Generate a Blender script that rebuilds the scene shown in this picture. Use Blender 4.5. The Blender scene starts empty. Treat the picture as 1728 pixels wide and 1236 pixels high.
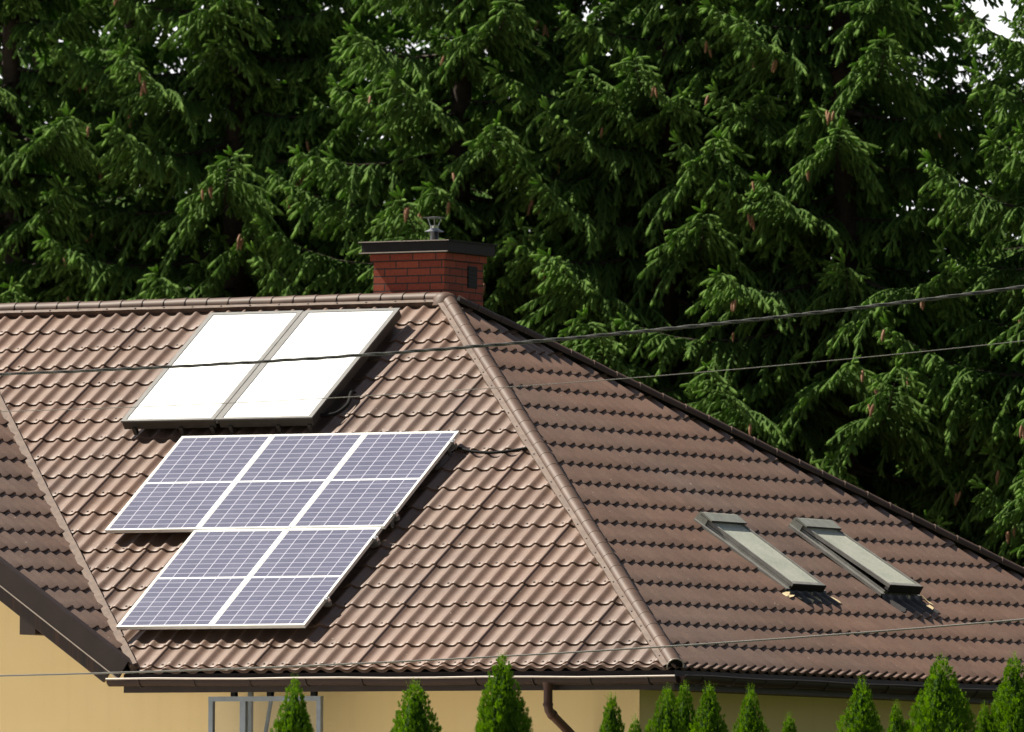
import bpy, bmesh, math, random
import numpy as np
from mathutils import Vector, Matrix
rnd = random.Random(7)
sc = bpy.context.scene
COL = sc.collection
Z0 = 4.1                      # height of the eave above the ground

# ------------------------------------------------------------------ helpers
def new_mat(name):
    m = bpy.data.materials.new(name); m.use_nodes = True
    nt = m.node_tree
    return m, nt, nt.nodes['Principled BSDF']

def setp(b, **k):
    names = {'base': 'Base Color', 'rough': 'Roughness', 'metal': 'Metallic', 'spec': 'Specular IOR Level', 'coat': 'Coat Weight', 'coatr': 'Coat Roughness', 'trans': 'Transmission Weight', 'ior': 'IOR'}
    for a, v in k.items():
        b.inputs[names[a]].default_value = (*v, 1) if a == 'base' else v

def noise(nt, scale, detail=4, coord='Object', rough=.55, vec=None):
    n = nt.nodes.new('ShaderNodeTexNoise'); n.inputs['Scale'].default_value = scale
    n.inputs['Detail'].default_value = detail; n.inputs['Roughness'].default_value = rough
    if vec is None:
        tc = nt.nodes.new('ShaderNodeTexCoord'); vec = tc.outputs[coord]
    nt.links.new(vec, n.inputs['Vector'])
    return n

def ramp(nt, fac, stops):
    r = nt.nodes.new('ShaderNodeValToRGB'); e = r.color_ramp.elements
    while len(e) < len(stops): e.new(.5)
    for el, (p, c) in zip(e, stops):
        el.position = p; el.color = (*c, 1) if len(c) == 3 else c
    nt.links.new(fac, r.inputs['Fac'])
    return r

def mixc(nt, fac, a, b, mode='MIX'):
    m = nt.nodes.new('ShaderNodeMix'); m.data_type = 'RGBA'; m.blend_type = mode
    for s, v in ((0, fac), (6, a), (7, b)):
        if isinstance(v, (int, float)): m.inputs[s].default_value = v
        elif isinstance(v, tuple): m.inputs[s].default_value = (*v, 1)
        else: nt.links.new(v, m.inputs[s])
    return m.outputs[2]

def bump(nt, b, h, strength=.3, dist=.01):
    n = nt.nodes.new('ShaderNodeBump'); n.inputs['Strength'].default_value = strength; n.inputs['Distance'].default_value = dist
    nt.links.new(h, n.inputs['Height']); nt.links.new(n.outputs['Normal'], b.inputs['Normal'])

def simple(name, base, rough=.6, metal=0., var=.25, scale=12., spec=.5):
    m, nt, b = new_mat(name); setp(b, rough=rough, metal=metal, spec=spec)
    n = noise(nt, scale, 5)
    r = ramp(nt, n.outputs['Fac'], [(.3, tuple(c * (1 - var) for c in base)), (.7, tuple(min(1, c * (1 + var)) for c in base))])
    nt.links.new(r.outputs['Color'], b.inputs['Base Color'])
    return m

class MB:
    """collects faces of one part (house coordinates, z measured from the eave)"""
    def __init__(s): s.v = []; s.f = []; s.m = []; s.uv = []; s.smooth = []
    def add(s, vs, fs, mi=0, uvs=None, smooth=False):
        o = len(s.v); s.v += [tuple(v) for v in vs]
        for i, f in enumerate(fs):
            s.f.append([o + k for k in f]); s.m.append(mi); s.smooth.append(smooth)
            s.uv.append(uvs[i] if uvs else [(0, 0)] * len(f))
    def box(s, fr, a, b, c, mi=0):
        o, A, B, C = fr
        vs = [o + A * a[i] + B * b[j] + C * c[k] for k in (0, 1) for j in (0, 1) for i in (0, 1)]
        s.add(vs, [(0, 2, 3, 1), (4, 5, 7, 6), (0, 1, 5, 4), (2, 6, 7, 3), (0, 4, 6, 2), (1, 3, 7, 5)], mi)
    def prism(s, pts, d, mi=0):
        n = len(pts); vs = [Vector(p) for p in pts] + [Vector(p) + Vector(d) for p in pts]
        s.add(vs, [tuple(range(n))[::-1], tuple(range(n, 2 * n))] + [(i, (i + 1) % n, n + (i + 1) % n, n + i) for i in range(n)], mi)
    def tube(s, pts, r, n=8, mi=0, caps=True, smooth=True):
        pts = [Vector(p) for p in pts]; rs = r if isinstance(r, (list, tuple)) else [r] * len(pts)
        prev = None; rings = []
        for i, p in enumerate(pts):
            d = (pts[min(i + 1, len(pts) - 1)] - pts[max(i - 1, 0)]).normalized()
            if prev is None:
                a = d.orthogonal().normalized()
            else:
                a = (prev - d * prev.dot(d)).normalized()
            prev = a; b = d.cross(a)
            rings.append([p + (a * math.cos(2 * math.pi * k / n) + b * math.sin(2 * math.pi * k / n)) * rs[i] for k in range(n)])
        vs = [q for g in rings for q in g]; fs = []
        for i in range(len(pts) - 1):
            for k in range(n):
                fs.append((i * n + k, i * n + (k + 1) % n, (i + 1) * n + (k + 1) % n, (i + 1) * n + k))
        s.add(vs, fs, mi, smooth=smooth)
        if caps:
            s.add(rings[0], [tuple(range(n))[::-1]], mi); s.add(rings[-1], [tuple(range(n))], mi)
    def lathe(s, c, prof, n=20, mi=0, smooth=False):
        vs = []; fs = []
        for (r, z) in prof:
            for k in range(n):
                vs.append(Vector(c) + Vector((r * math.cos(2 * math.pi * k / n), r * math.sin(2 * math.pi * k / n), z)))
        for i in range(len(prof) - 1):
            for k in range(n): fs.append((i * n + k, i * n + (k + 1) % n, (i + 1) * n + (k + 1) % n, (i + 1) * n + k))
        s.add(vs, fs, mi, smooth=smooth)
    def mesh(s, name, mats, z=None):
        me = bpy.data.meshes.new(name)
        z = Z0 if z is None else z
        me.from_pydata([(a, b, c + z) for a, b, c in s.v], [], s.f)
        uv = me.uv_layers.new(name='UVMap')
        flat = [x for f in s.uv for p in f for x in p]
        uv.data.foreach_set('uv', flat)
        me.polygons.foreach_set('material_index', s.m); me.polygons.foreach_set('use_smooth', s.smooth)
        for m in mats: me.materials.append(m)
        me.update()
        return me
    def build(s, name, mats, parent=None, **k):
        return link(name, s.mesh(name, mats if isinstance(mats, list) else [mats], **k), parent)

def link(name, data, parent=None):
    o = bpy.data.objects.new(name, data); COL.objects.link(o)
    if parent: 
        o.parent = parent
        if parent.type == 'EMPTY': o.matrix_parent_inverse = parent.matrix_basis.inverted()
    return o

def tag(o, label, cat, group=None):
    o['label'] = label; o['category'] = cat
    if group: o['group'] = group
    return o

def thing(name, loc, label, cat, group=None):
    o = bpy.data.objects.new(name, None); COL.objects.link(o); o.empty_display_size = .3
    o.location = loc
    return tag(o, label, cat, group)

X, Y, Z = Vector((1, 0, 0)), Vector((0, 1, 0)), Vector((0, 0, 1))
WORLD = (Vector((0, 0, 0)), X, Y, Z)

# ------------------------------------------------------------------ dimensions of the roof
T, TR, T2 = .6806, .6689, .6742         # pitches: front, hip end, gable
AX, AY, AZ = -5.5274, 5.4323, 3.697     # apex where ridge meets the hip end
X0 = -5.7214                            # foot of the valley at the eave
YB = 12.15
QV = T2 / T
XG = X0 - AY / QV                       # gable ridge
XL = 2 * XG - X0                        # far west eave
uf = Vector((0, 1, T)).normalized(); nf = Vector((0, -T, 1)).normalized()
ur = Vector((-1, 0, TR)).normalized(); nr = Vector((TR, 0, 1)).normalized()
ug = Vector((-1, 0, T2)).normalized(); ng = Vector((T2, 0, 1)).normalized()
FRONT = (Vector((0, 0, 0)), X, uf, nf)
RIGHT = (Vector((0, 0, 0)), Y, ur, nr)
GABLE = (Vector((X0, 0, 0)), Y, ug, ng)

# ------------------------------------------------------------------ materials
def tile_material():
    m, nt, b = new_mat('weathered_brown_tile')
    setp(b, rough=.47, spec=.6, coat=.16, coatr=.46)
    base = mixc(nt, ramp(nt, noise(nt, .9, 6).outputs['Fac'], [(.35, (0, 0, 0)), (.7, (1, 1, 1))]).outputs['Color'], (.137, .085, .061), (.172, .111, .083))
    spk = ramp(nt, noise(nt, 60, 3).outputs['Fac'], [(.3, (.86, .86, .86)), (.7, (1.1, 1.1, 1.1))])
    c = mixc(nt, 1., base, spk.outputs['Color'], 'MULTIPLY')
    # broad warmer and greyer patches
    pt = ramp(nt, noise(nt, .33, 3, rough=.45).outputs['Fac'], [(.35, (.95, .97, 1.0)), (.62, (1.09, 1.0, .92))])
    c = mixc(nt, 1., c, pt.outputs['Color'], 'MULTIPLY')
    md = ramp(nt, noise(nt, 5.5, 5, rough=.6).outputs['Fac'], [(.3, (.86, .86, .87)), (.7, (1.10, 1.10, 1.09))])
    c = mixc(nt, 1., c, md.outputs['Color'], 'MULTIPLY')
    # pale lichen and dust spots
    l = ramp(nt, noise(nt, 26, 2, rough=.4).outputs['Fac'], [(.74, (0, 0, 0)), (.78, (1, 1, 1))])
    c = mixc(nt, l.outputs['Color'], c, (.3, .24, .19))
    nt.links.new(c, b.inputs['Base Color'])
    rr = ramp(nt, noise(nt, 3, 3).outputs['Fac'], [(.3, (.40, .40, .40)), (.7, (.54, .54, .54))])
    nt.links.new(rr.outputs['Color'], b.inputs['Roughness'])
    return m
M_tile = tile_material()
M_cap = simple('brown_ridge_cap', (.092, .056, .041), .55, var=.2, scale=5, spec=.3)
M_flash = simple('dusty_flashing', (.128, .088, .067), .6, var=.25, scale=14, spec=.3)
M_screw = simple('dark_screw_head', (.05, .03, .025), .5)
M_trim = simple('dark_brown_sheet_metal', (.032, .022, .020), .55, var=.15, scale=6, spec=.25)
M_gutter = simple('brown_gutter_metal', (.026, .0135, .011), .55, var=.15, scale=5, spec=.2)
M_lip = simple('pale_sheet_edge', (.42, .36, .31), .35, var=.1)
M_black = simple('black_rubber', (.009, .009, .009), .8, spec=.15)
M_alu = simple('white_aluminium', (.82, .83, .80), .35, .15, var=.05)
M_grey_alu = simple('grey_aluminium', (.135, .135, .132), .5, .1, var=.12)
M_bronze = simple('dark_collector_casing', (.045, .042, .035), .5, var=.2)
M_steel = simple('galvanised_steel', (.62, .64, .66), .28, .9, var=.15, scale=20)
M_window_grey = simple('grey_window_profile', (.25, .285, .33), .4, .2, var=.12)
M_sky_frame = simple('olive_grey_window_cladding', (.29, .285, .265), .42, .1, var=.18, scale=9)
M_lead = simple('dark_apron_sheet', (.055, .05, .046), .55, var=.25, scale=10)
M_patch = simple('bare_yellowed_apron', (.72, .58, .34), .7, var=.25, scale=16)

def wood_material():
    m, nt, b = new_mat('dark_stained_planks'); setp(b, rough=.6)
    tc = nt.nodes.new('ShaderNodeTexCoord'); mp = nt.nodes.new('ShaderNodeMapping'); mp.inputs['Scale'].default_value = (26, 26, 1.2)
    nt.links.new(tc.outputs['Object'], mp.inputs['Vector'])
    n = noise(nt, 1, 4, vec=mp.outputs['Vector'])
    r = ramp(nt, n.outputs['Fac'], [(.3, (.008, .0035, .003)), (.55, (.024, .009, .005)), (.8, (.07, .026, .009))])
    nt.links.new(r.outputs['Color'], b.inputs['Base Color'])
    return m
M_wood = wood_material()

def plaster_material():
    m, nt, b = new_mat('yellow_render'); setp(b, rough=.9, spec=.2)
    n = noise(nt, .8, 8); n2 = noise(nt, 140, 3)
    r = ramp(nt, n.outputs['Fac'], [(.3, (.80, .61, .31)), (.7, (.85, .66, .36))])
    c = mixc(nt, 1., r.outputs['Color'], ramp(nt, n2.outputs['Fac'], [(.3, (.9, .9, .9)), (.7, (1.05, 1.05, 1.05))]).outputs['Color'], 'MULTIPLY')
    # faint rain streaks
    tc = nt.nodes.new('ShaderNodeTexCoord'); mp = nt.nodes.new('ShaderNodeMapping'); mp.inputs['Scale'].default_value = (9, 9, .5)
    nt.links.new(tc.outputs['Object'], mp.inputs['Vector'])
    st = ramp(nt, noise(nt, 1, 4, vec=mp.outputs['Vector']).outputs['Fac'], [(.5, (1, 1, 1)), (.8, (.97, .965, .955))])
    c = mixc(nt, 1., c, st.outputs['Color'], 'MULTIPLY')
    nt.links.new(c, b.inputs['Base Color']); bump(nt, b, n2.outputs['Fac'], .4, .004)
    return m
M_wall = plaster_material()

def brick_material():
    m, nt, b = new_mat('red_clinker_brick'); setp(b, rough=.75, spec=.3)
    uv = nt.nodes.new('ShaderNodeUVMap'); uv.uv_map = 'UVMap'
    br = nt.nodes.new('ShaderNodeTexBrick')
    br.inputs['Scale'].default_value = 1; br.inputs['Brick Width'].default_value = .257; br.inputs['Row Height'].default_value = .0735
    br.inputs['Mortar Size'].default_value = .0068; br.inputs['Mortar Smooth'].default_value = .2; br.inputs['Bias'].default_value = 0
    br.inputs['Color1'].default_value = (.30, .062, .037, 1); br.inputs['Color2'].default_value = (.41, .092, .05, 1); br.inputs['Mortar'].default_value = (.06, .05, .045, 1)
    nt.links.new(uv.outputs['UV'], br.inputs['Vector'])
    n = noise(nt, 35, 5)
    c = mixc(nt, 1., br.outputs['Color'], ramp(nt, n.outputs['Fac'], [(.25, (.72, .72, .72)), (.75, (1.15, 1.15, 1.15))]).outputs['Color'], 'MULTIPLY')
    nt.links.new(c, b.inputs['Base Color'])
    inv = nt.nodes.new('ShaderNodeMath'); inv.operation = 'SUBTRACT'; inv.inputs[0].default_value = 1
    nt.links.new(br.outputs['Fac'], inv.inputs[1]); bump(nt, b, inv.outputs[0], .8, .006)
    return m
M_brick = brick_material()

def pv_material():
    """solar cells: 6 columns, two halves of 10 rows, pale grid lines and a white bar between the halves"""
    m, nt, b = new_mat('blue_solar_cells'); setp(b, rough=.34, spec=.5, coat=.45, coatr=.22)
    uv = nt.nodes.new('ShaderNodeUVMap'); uv.uv_map = 'UVMap'
    sp = nt.nodes.new('ShaderNodeSeparateXYZ'); nt.links.new(uv.outputs['UV'], sp.inputs[0])
    def mth(op, a, bb=None, clamp=False):
        n = nt.nodes.new('ShaderNodeMath'); n.operation = op; n.use_clamp = clamp
        for i, v in enumerate((a, bb)):
            if v is None: continue
            if isinstance(v, (int, float)): n.inputs[i].default_value = v
            else: nt.links.new(v, n.inputs[i])
        return n.outputs[0]
    def line(coord, cells, half):          # 1 on the line between cells
        f = mth('FRACT', mth('MULTIPLY', coord, cells)); d = mth('SUBTRACT', .5, mth('ABSOLUTE', mth('SUBTRACT', f, .5)))
        return mth('LESS_THAN', d, half)
    u, v = sp.outputs[0], sp.outputs[1]
    gu = line(u, 6, .026); gv = line(v, 20, .06)
    bus = line(mth('MULTIPLY', u, 6), 4, .03)
    mid = mth('LESS_THAN', mth('ABSOLUTE', mth('SUBTRACT', v, .5)), .0085)
    eu = mth('LESS_THAN', mth('SUBTRACT', .5, mth('ABSOLUTE', mth('SUBTRACT', u, .5))), .012)
    ev = mth('LESS_THAN', mth('SUBTRACT', .5, mth('ABSOLUTE', mth('SUBTRACT', v, .5))), .006)
    n = noise(nt, 9, 4); n2 = noise(nt, 90, 2)
    cell = ramp(nt, n.outputs['Fac'], [(.3, (.040, .046, .098)), (.7, (.058, .063, .125))]).outputs['Color']
    cell = mixc(nt, ramp(nt, n2.outputs['Fac'], [(.4, (0, 0, 0)), (.7, (.5, .5, .5))]).outputs['Color'], cell, (.088, .09, .16))
    cb = nt.nodes.new('ShaderNodeCombineXYZ'); nt.links.new(mth('FLOOR', mth('MULTIPLY', u, 6)), cb.inputs[0]); nt.links.new(mth('FLOOR', mth('MULTIPLY', v, 20)), cb.inputs[1])
    oi = nt.nodes.new('ShaderNodeObjectInfo'); nt.links.new(oi.outputs['Random'], cb.inputs[2])
    wn = nt.nodes.new('ShaderNodeTexWhiteNoise'); nt.links.new(cb.outputs[0], wn.inputs['Vector'])
    cell = mixc(nt, 1., cell, ramp(nt, wn.outputs['Value'], [(0., (.80, .82, .90)), (1., (1.18, 1.15, 1.08))]).outputs['Color'], 'MULTIPLY')
    c = mixc(nt, mth('MULTIPLY', bus, .12), cell, (.3, .3, .38))
    c = mixc(nt, mth('MULTIPLY', gv, .62), c, (.42, .42, .52)); c = mixc(nt, mth('MULTIPLY', gu, .9), c, (.5, .5, .6))
    c = mixc(nt, mth('MAXIMUM', mid, mth('MAXIMUM', eu, ev)), c, (.78, .78, .8))
    nt.links.new(c, b.inputs['Base Color'])
    return m
M_pv = pv_material()

def collector_glass():
    m, nt, b = new_mat('glare_white_prismatic_glass'); setp(b, rough=.42, spec=.9, coat=.6, coatr=.3)
    r = ramp(nt, noise(nt, 2.5, 3).outputs['Fac'], [(.3, (.80, .82, .83)), (.7, (.86, .87, .88))])  # near-white base carries the sun and sky glare in its colour
    nt.links.new(r.outputs['Color'], b.inputs['Base Color'])
    return m
M_coll = collector_glass()

def sky_tone_glass():
    m, nt, b = new_mat('sky_tone_skylight_glass'); setp(b, rough=.3, spec=.6, coat=.5, coatr=.12)
    r = ramp(nt, noise(nt, 38, 6, rough=.7).outputs['Fac'], [(.3, (.52, .54, .49)), (.5, (.62, .635, .57)), (.72, (.76, .755, .68))])  # pale mottled base stands in for the bright sky reflected in the panes
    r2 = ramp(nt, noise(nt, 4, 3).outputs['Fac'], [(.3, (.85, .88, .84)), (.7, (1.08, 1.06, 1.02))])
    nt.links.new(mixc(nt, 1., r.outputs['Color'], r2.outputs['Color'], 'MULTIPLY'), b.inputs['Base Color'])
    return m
M_skyglass = sky_tone_glass()

def clear_glass():
    m, nt, b = new_mat('clear_window_glass'); setp(b, base=(.93, .95, .94), rough=.03, trans=1., ior=1.45)
    return m
M_glass = clear_glass()

# ------------------------------------------------------------------ house
house = thing('house', (-8.3, 6, 0), 'yellow rendered house under a brown metal tile hip roof with a red brick chimney', 'house')

def tile_slope(name, fr, urange, vlen, wave, phase, step, voff, clips, screws=0, seams=True):
    o, A, B, C = fr
    u0, u1 = urange
    n0, n1 = math.floor((u0 - phase) / wave), math.ceil((u1 - phase) / wave)
    us = []
    S = (0, .09, .17, .25, .34, .46, .60, .72, .81, .89)
    for w in range(n0, n1):
        for s in S:
            u = phase + (w + s) * wave
            us.append((u, w, s))
            if seams and s == .09 and (w + 1) % 6 == 0:
                us.append((u + .0012, w, 'seam'))
    H = .034
    def prof(u, w, s):
        p = (u - phase) / wave; ph = p - math.floor(p)
        h = H * ((1 + math.cos(2 * math.pi * ph)) / 2) ** 1.9
        if seams:
            sheet = (p + 1 - .0901) / 6; fr_ = sheet - math.floor(sheet)
            if s == .09 and (w + 1) % 6 == 0: fr_ = 1.0
            if s == 'seam': fr_ = 0.
            h += .0042 * fr_
        return h
    hs = [prof(*a) for a in us]
    mb = MB(); N = len(us)
    rows = int(math.ceil((vlen - voff) / step)) + 1
    jr = random.Random(hash(name) % 1000)
    for k in range(-1, rows):
        va = voff + k * step; vb = va + step
        if k == -1: va = -.035
        SH = .0185
        ring = []
        vs = []
        for (v, hh) in ((va, SH), (va + .012, SH + .002), (va + .35 * (vb - va), SH * .7), (vb + .01, 0)):
            for (a, h) in zip(us, hs):
                vs.append(o + A * a[0] + B * v + C * (h + hh))
        fs = [(r * N + i, r * N + i + 1, (r + 1) * N + i + 1, (r + 1) * N + i) for r in range(3) for i in range(N - 1)]
        mb.add(vs, fs, 0, smooth=True)
        base = -.012 if k >= 0 else -.02
        vs = [o + A * a[0] + B * va + C * (h + SH) for a, h in zip(us, hs)] + [o + A * a[0] + B * (va + .004) + C * (h + base) for a, h in zip(us, hs)]
        mb.add(vs, [(i + N, i + N + 1, i + 1, i) for i in range(N - 1)], 0, smooth=True)
        if screws and k >= 0:
            for w in range(n0, n1):
                if jr.random() < (1. if k == 0 else screws):
                    u = phase + (w + .5 + jr.uniform(-.06, .06)) * wave; v = va + .045
                    mb.box((o + A * u + B * v + C * .016, A, B, C), (-.008, .008), (-.007, .007), (0, .012), 1)
    me = mb.mesh(name, [M_tile, M_screw], z=0)
    bm = bmesh.new(); bm.from_mesh(me)
    for co, no in clips:
        bmesh.ops.bisect_plane(bm, geom=bm.verts[:] + bm.edges[:] + bm.faces[:], plane_co=co, plane_no=no, clear_outer=True)
    for v in bm.verts: v.co.z += Z0
    bm.to_mesh(me); bm.free()
    return link(name, me, house)

def vplane(p, d, outside):      # vertical plane through p along d; 'outside' is a point on the side to cut away
    n = Vector((d[1], -d[0], 0)).normalized(); p = Vector((p[0], p[1], 0))
    if (Vector((outside[0], outside[1], 0)) - p).dot(n) < 0: n = -n
    return p, n
VALG = ((X0 - .035, 0), (-1, QV)); VALF = ((X0 + .042, 0), (-1, QV)); hipF = ((0, 0), (AX, AY)); hipB = ((0, YB), (AX, AY - YB)); val = ((X0, 0), (-1, QV)); hipL = ((XL, YB), (XG - XL, AY - YB))
tile_slope('tiled_slope', FRONT, (XG - .3, .2), 6.62, .1848, -2.03, .3402, .025,
           [vplane(*hipF, (5, 5)), vplane(*VALF, (-20, 0)), ((0, AY, 0), Vector((0, 1, 0)))], screws=.3)
tile_slope('tiled_slope', RIGHT, (-.2, YB + .2), 6.70, .1848, .05, .3575, .02,
           [vplane(*hipF, (-5, 0)), vplane(*hipB, (-5, YB)), ((AX, 0, 0), Vector((-1, 0, 0)))], seams=False)
tile_slope('tiled_slope', GABLE, (-.05, AY + .3), math.hypot(X0 - XG, AZ) + .1, .1848, .06, .3405, .02,
           [vplane(*VALG, (0, 5)), ((0, .0, 0), Vector((0, -1, 0))), ((XG, 0, 0), Vector((-1, 0, 0)))], seams=False)
TB = AZ / (YB - AY); ub = Vector((0, -1, TB)).normalized(); nb = Vector((0, TB, 1)).normalized()
tile_slope('tiled_slope', (Vector((0, YB, 0)), X, ub, nb), (XL - .2, .2), math.hypot(AZ, YB - AY) + .1, .1848, 0, .3402, .02,
           [vplane(*hipB, (5, AY)), vplane(*hipL, (XL, AY)), ((0, AY, 0), Vector((0, -1, 0)))], seams=False)
ul = Vector((1, 0, T2)).normalized(); nl = Vector((-T2, 0, 1)).normalized()
tile_slope('tiled_slope', (Vector((XL, 0, 0)), Y, ul, nl), (-.05, YB + .2), math.hypot(XG - XL, AZ) + .1, .1848, 0, .3402, .02,
           [vplane(*hipL, (XG, YB)), ((0, 0, 0), Vector((0, -1, 0))), ((XG, 0, 0), Vector((1, 0, 0)))], seams=False)

# dark underlay just under the sheets so that no light passes through
mb = MB(); dz = Vector((0, 0, -.05))
def und(*pts): mb.prism([Vector(p) + dz for p in pts], (0, 0, -.05))
und((X0, 0.01, 0), (-.01, .01, 0), (AX, AY, AZ), (XG, AY, AZ)); und((-.01, .01, 0), (-.01, YB - .01, 0), (AX, AY, AZ))
und((X0, 0.01, 0), (XG, AY, AZ), (XG, 0.01, AZ)); und((-.01, YB - .01, 0), (XL, YB - .01, 0), (XG, AY, AZ), (AX, AY, AZ))
und((XL, .01, 0), (XG, .01, AZ), (XG, AY, AZ), (XL, YB - .01, 0))
mb.build('roof_underlay', M_black, house)

def cap_run(name, a, b, r, ring, nA, nB, ends=True, lift=.034, pale=False, fw=.10):
    """barrel shaped cap with a raised ring at each joint, and a flat flange on both slopes"""
    a, b = Vector(a), Vector(b); d = (b - a); L = d.length; d.normalize()
    up = (Z - d * Z.dot(d)).normalized(); side = d.cross(up)
    mb = MB(); a = a + up * lift
    samples = []
    k = 0; s = 0.
    while s < L - 1e-4:
        e = min(L, s + ring)
        samples += [(s, r + .004), (s + .013, r + .004), (s + .0135, r - .004), (s + .024, r - .004), (e - .0005, r + .0008)]
        s = e; k += 1
    samples.append((L, r + .0035))
    n = 14; vs = []
    for (s, rr) in samples:
        wob = .0025 * math.sin(s * 3.1) + .0015 * math.sin(s * 9.7)
        for i in range(n + 1):
            t = math.radians(-12 + 204 * i / n)
            vs.append(a + d * s + side * (rr * math.cos(t)) + up * (rr * math.sin(t) * .92 + wob))
    m = n + 1
    for j in range(len(samples) - 1):
        o_ = vs[j * m:(j + 2) * m]
        mb.add(o_, [(i, i + 1, m + i + 1, m + i) for i in range(n)], 2 if (j % 5 == 0 and pale) else (3 if j % 5 in (1, 2) and not pale else 0), smooth=True)
    if ends:
        for s in (0.004, L - .004):
            ring_ = [a + d * s + side * (r * math.cos(math.radians(-12 + 204 * i / n))) + up * (r * math.sin(math.radians(-12 + 204 * i / n)) * .92) for i in range(m)]
            mb.add(ring_, [tuple(range(m))], 1)
    jr = random.Random(3)
    for nn in [q_ for q_ in (nA, nB) if q_]:            # flange resting on the wave crests, with a slightly frayed edge
        nn = Vector(nn); w = nn.cross(d).normalized()
        if w.z > 0: w = -w
        K = int(L / .09); vs = []
        for i in range(K + 1):
            s = L * i / K; p = a - up * lift + d * s
            q = jr.uniform(-.004, .004) + .004 * math.sin(s * 5.1)
            vs += [p + w * .05 + nn * .069, p + w * (fw + q) + nn * (.067 + q * .3), p + w * (fw + q) + nn * .022]
        mb.add(vs, [(3 * i + j, 3 * i + 3 + j, 3 * i + 4 + j, 3 * i + 1 + j) for i in range(K) for j in (0, 1)], 2)
        for i in range(int(L / .33)):
            p = a - up * lift + d * (.2 + i * .33) + w * (fw - .022) + nn * .067
            mb.box((p, d, w, nn), (-.007, .007), (-.006, .006), (0, .008), 3)
    if pale:
        mb.box((a - up * lift, d, side, up), (0.1, L - .1), (-.025, .025), (-.02, lift + .01), 1)
    return mb.build(name, [M_cap, M_black, M_flash, M_screw], house)
cap_run('ridge_cap', (XG, AY, AZ), (AX - .06, AY, AZ), .080, .2475, nf, nb, fw=.092)
hc = cap_run('hip_cap', (-.0 + .02, -.02, -.012), (AX + .03, AY - .03, AZ - .02), .074, .262, nf, None, lift=.022)
cap_run('hip_cap', (.02, YB + .02, -.012), (AX + .05, AY + .06, AZ - .03), .066, .262, None, nb, pale=True, lift=.052)
cap_run('hip_cap', (XL, YB, 0), (XG, AY, AZ), .066, .262, nl, nb)
cap_run('ridge_cap', (XG, -.03, AZ), (XG, AY - .05, AZ), .066, .2475, ng, nl)
# rim of the open end of the front hip cap
mb = MB(); d = Vector((AX, AY, AZ)).normalized(); up = (Z - d * Z.dot(d)).normalized(); side = d.cross(up)
c0 = Vector((.02, -.02, -.012)) + up * .022 - d * .004
mb.tube([c0 + side * (.077 * math.cos(math.radians(t))) + up * (.072 * math.sin(math.radians(t))) for t in range(-12, 205, 12)], .007, 6)
mb.build('cap_rim', M_lip, hc)
# small cover where ridge and hips meet
mb = MB(); c = Vector((AX - .02, AY - .01, AZ + .0))
vs = []; fs = []; n = 18; prof = [(.135, -.03), (.112, .05), (.075, .088), (.03, .102), (0.001, .104)]
mb.lathe(c, prof, 18, smooth=True); mb.build('ridge_junction_cap', M_cap, house)

# valley flashing: folded strip standing a little above the sheets
mb = MB(); a = Vector((X0, 0, 0)); b = Vector((XG, AY, AZ)); d = (b - a).normalized(); L = (b - a).length
w = nf.cross(d).normalized(); w = w if w.x > 0 else -w
K = 44; vs = []; jr = random.Random(11)
for i in range(K + 1):
    p = a + d * (L * i / K); q = jr.uniform(-.003, .003)
    vs += [p - w * (.034 - q) - nf * .03, p - w * (.028 - q) + nf * .074, p + w * (.045 + q * .4) + nf * .072, p + w * (.052 + q * .4) + nf * .012]
mb.add(vs, [(4 * i + j, 4 * i + 4 + j, 4 * i + 5 + j, 4 * i + 1 + j) for i in range(K) for j in range(3)], 0)
mb.add(vs[:4], [(0, 1, 2, 3)], 0)
mb.build('valley_flashing', M_flash, house)

# verge trim, bargeboards and purlin end of the gable
mb = MB()
def gz(x): return (X0 - x) * T2
dG = Vector((-1, 0, T2)).normalized(); LG = math.hypot(X0 - XG, AZ)
VG = (Vector((X0, 0, 0)), dG, Y, ng)
mb.box(VG, (.07, LG), (-.075, -.055), (-.135, .052)); mb.box(VG, (.0, LG), (-.055, .045), (.046, .054))
mb.build('verge_trim', M_trim, house)
mb = MB(); mb.box(VG, (.07, LG), (-.080, -.0752), (-.142, -.132)); mb.build('verge_drip_edge', M_lip, house)
mb = MB(); mb.box(VG, (.20, LG), (-.05, -.015), (-.262, -.05)); mb.build('bargeboard', M_wood, house)
VL = (Vector((XL, 0, 0)), Vector((1, 0, T2)).normalized(), Y, nl)
mb = MB(); mb.box(VL, (-.16, LG), (-.075, -.055), (-.135, .052)); mb.box(VL, (-.12, LG), (-.055, .045), (.046, .054)); mb.build('verge_trim', M_trim, house)
mb = MB(); mb.box(VL, (-.14, LG), (-.05, -.015), (-.262, -.05)); mb.build('bargeboard', M_wood, house)
mb = MB(); mb.box(WORLD, (-6.955, -6.785), (-.048, .85), (.345, .62)); mb.build('purlin_end', M_wood, house)
mb = MB(); mb.box(WORLD, (-15.62, -15.45), (-.048, .85), (.345, .62)); mb.build('purlin_end', M_wood, house)

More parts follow.
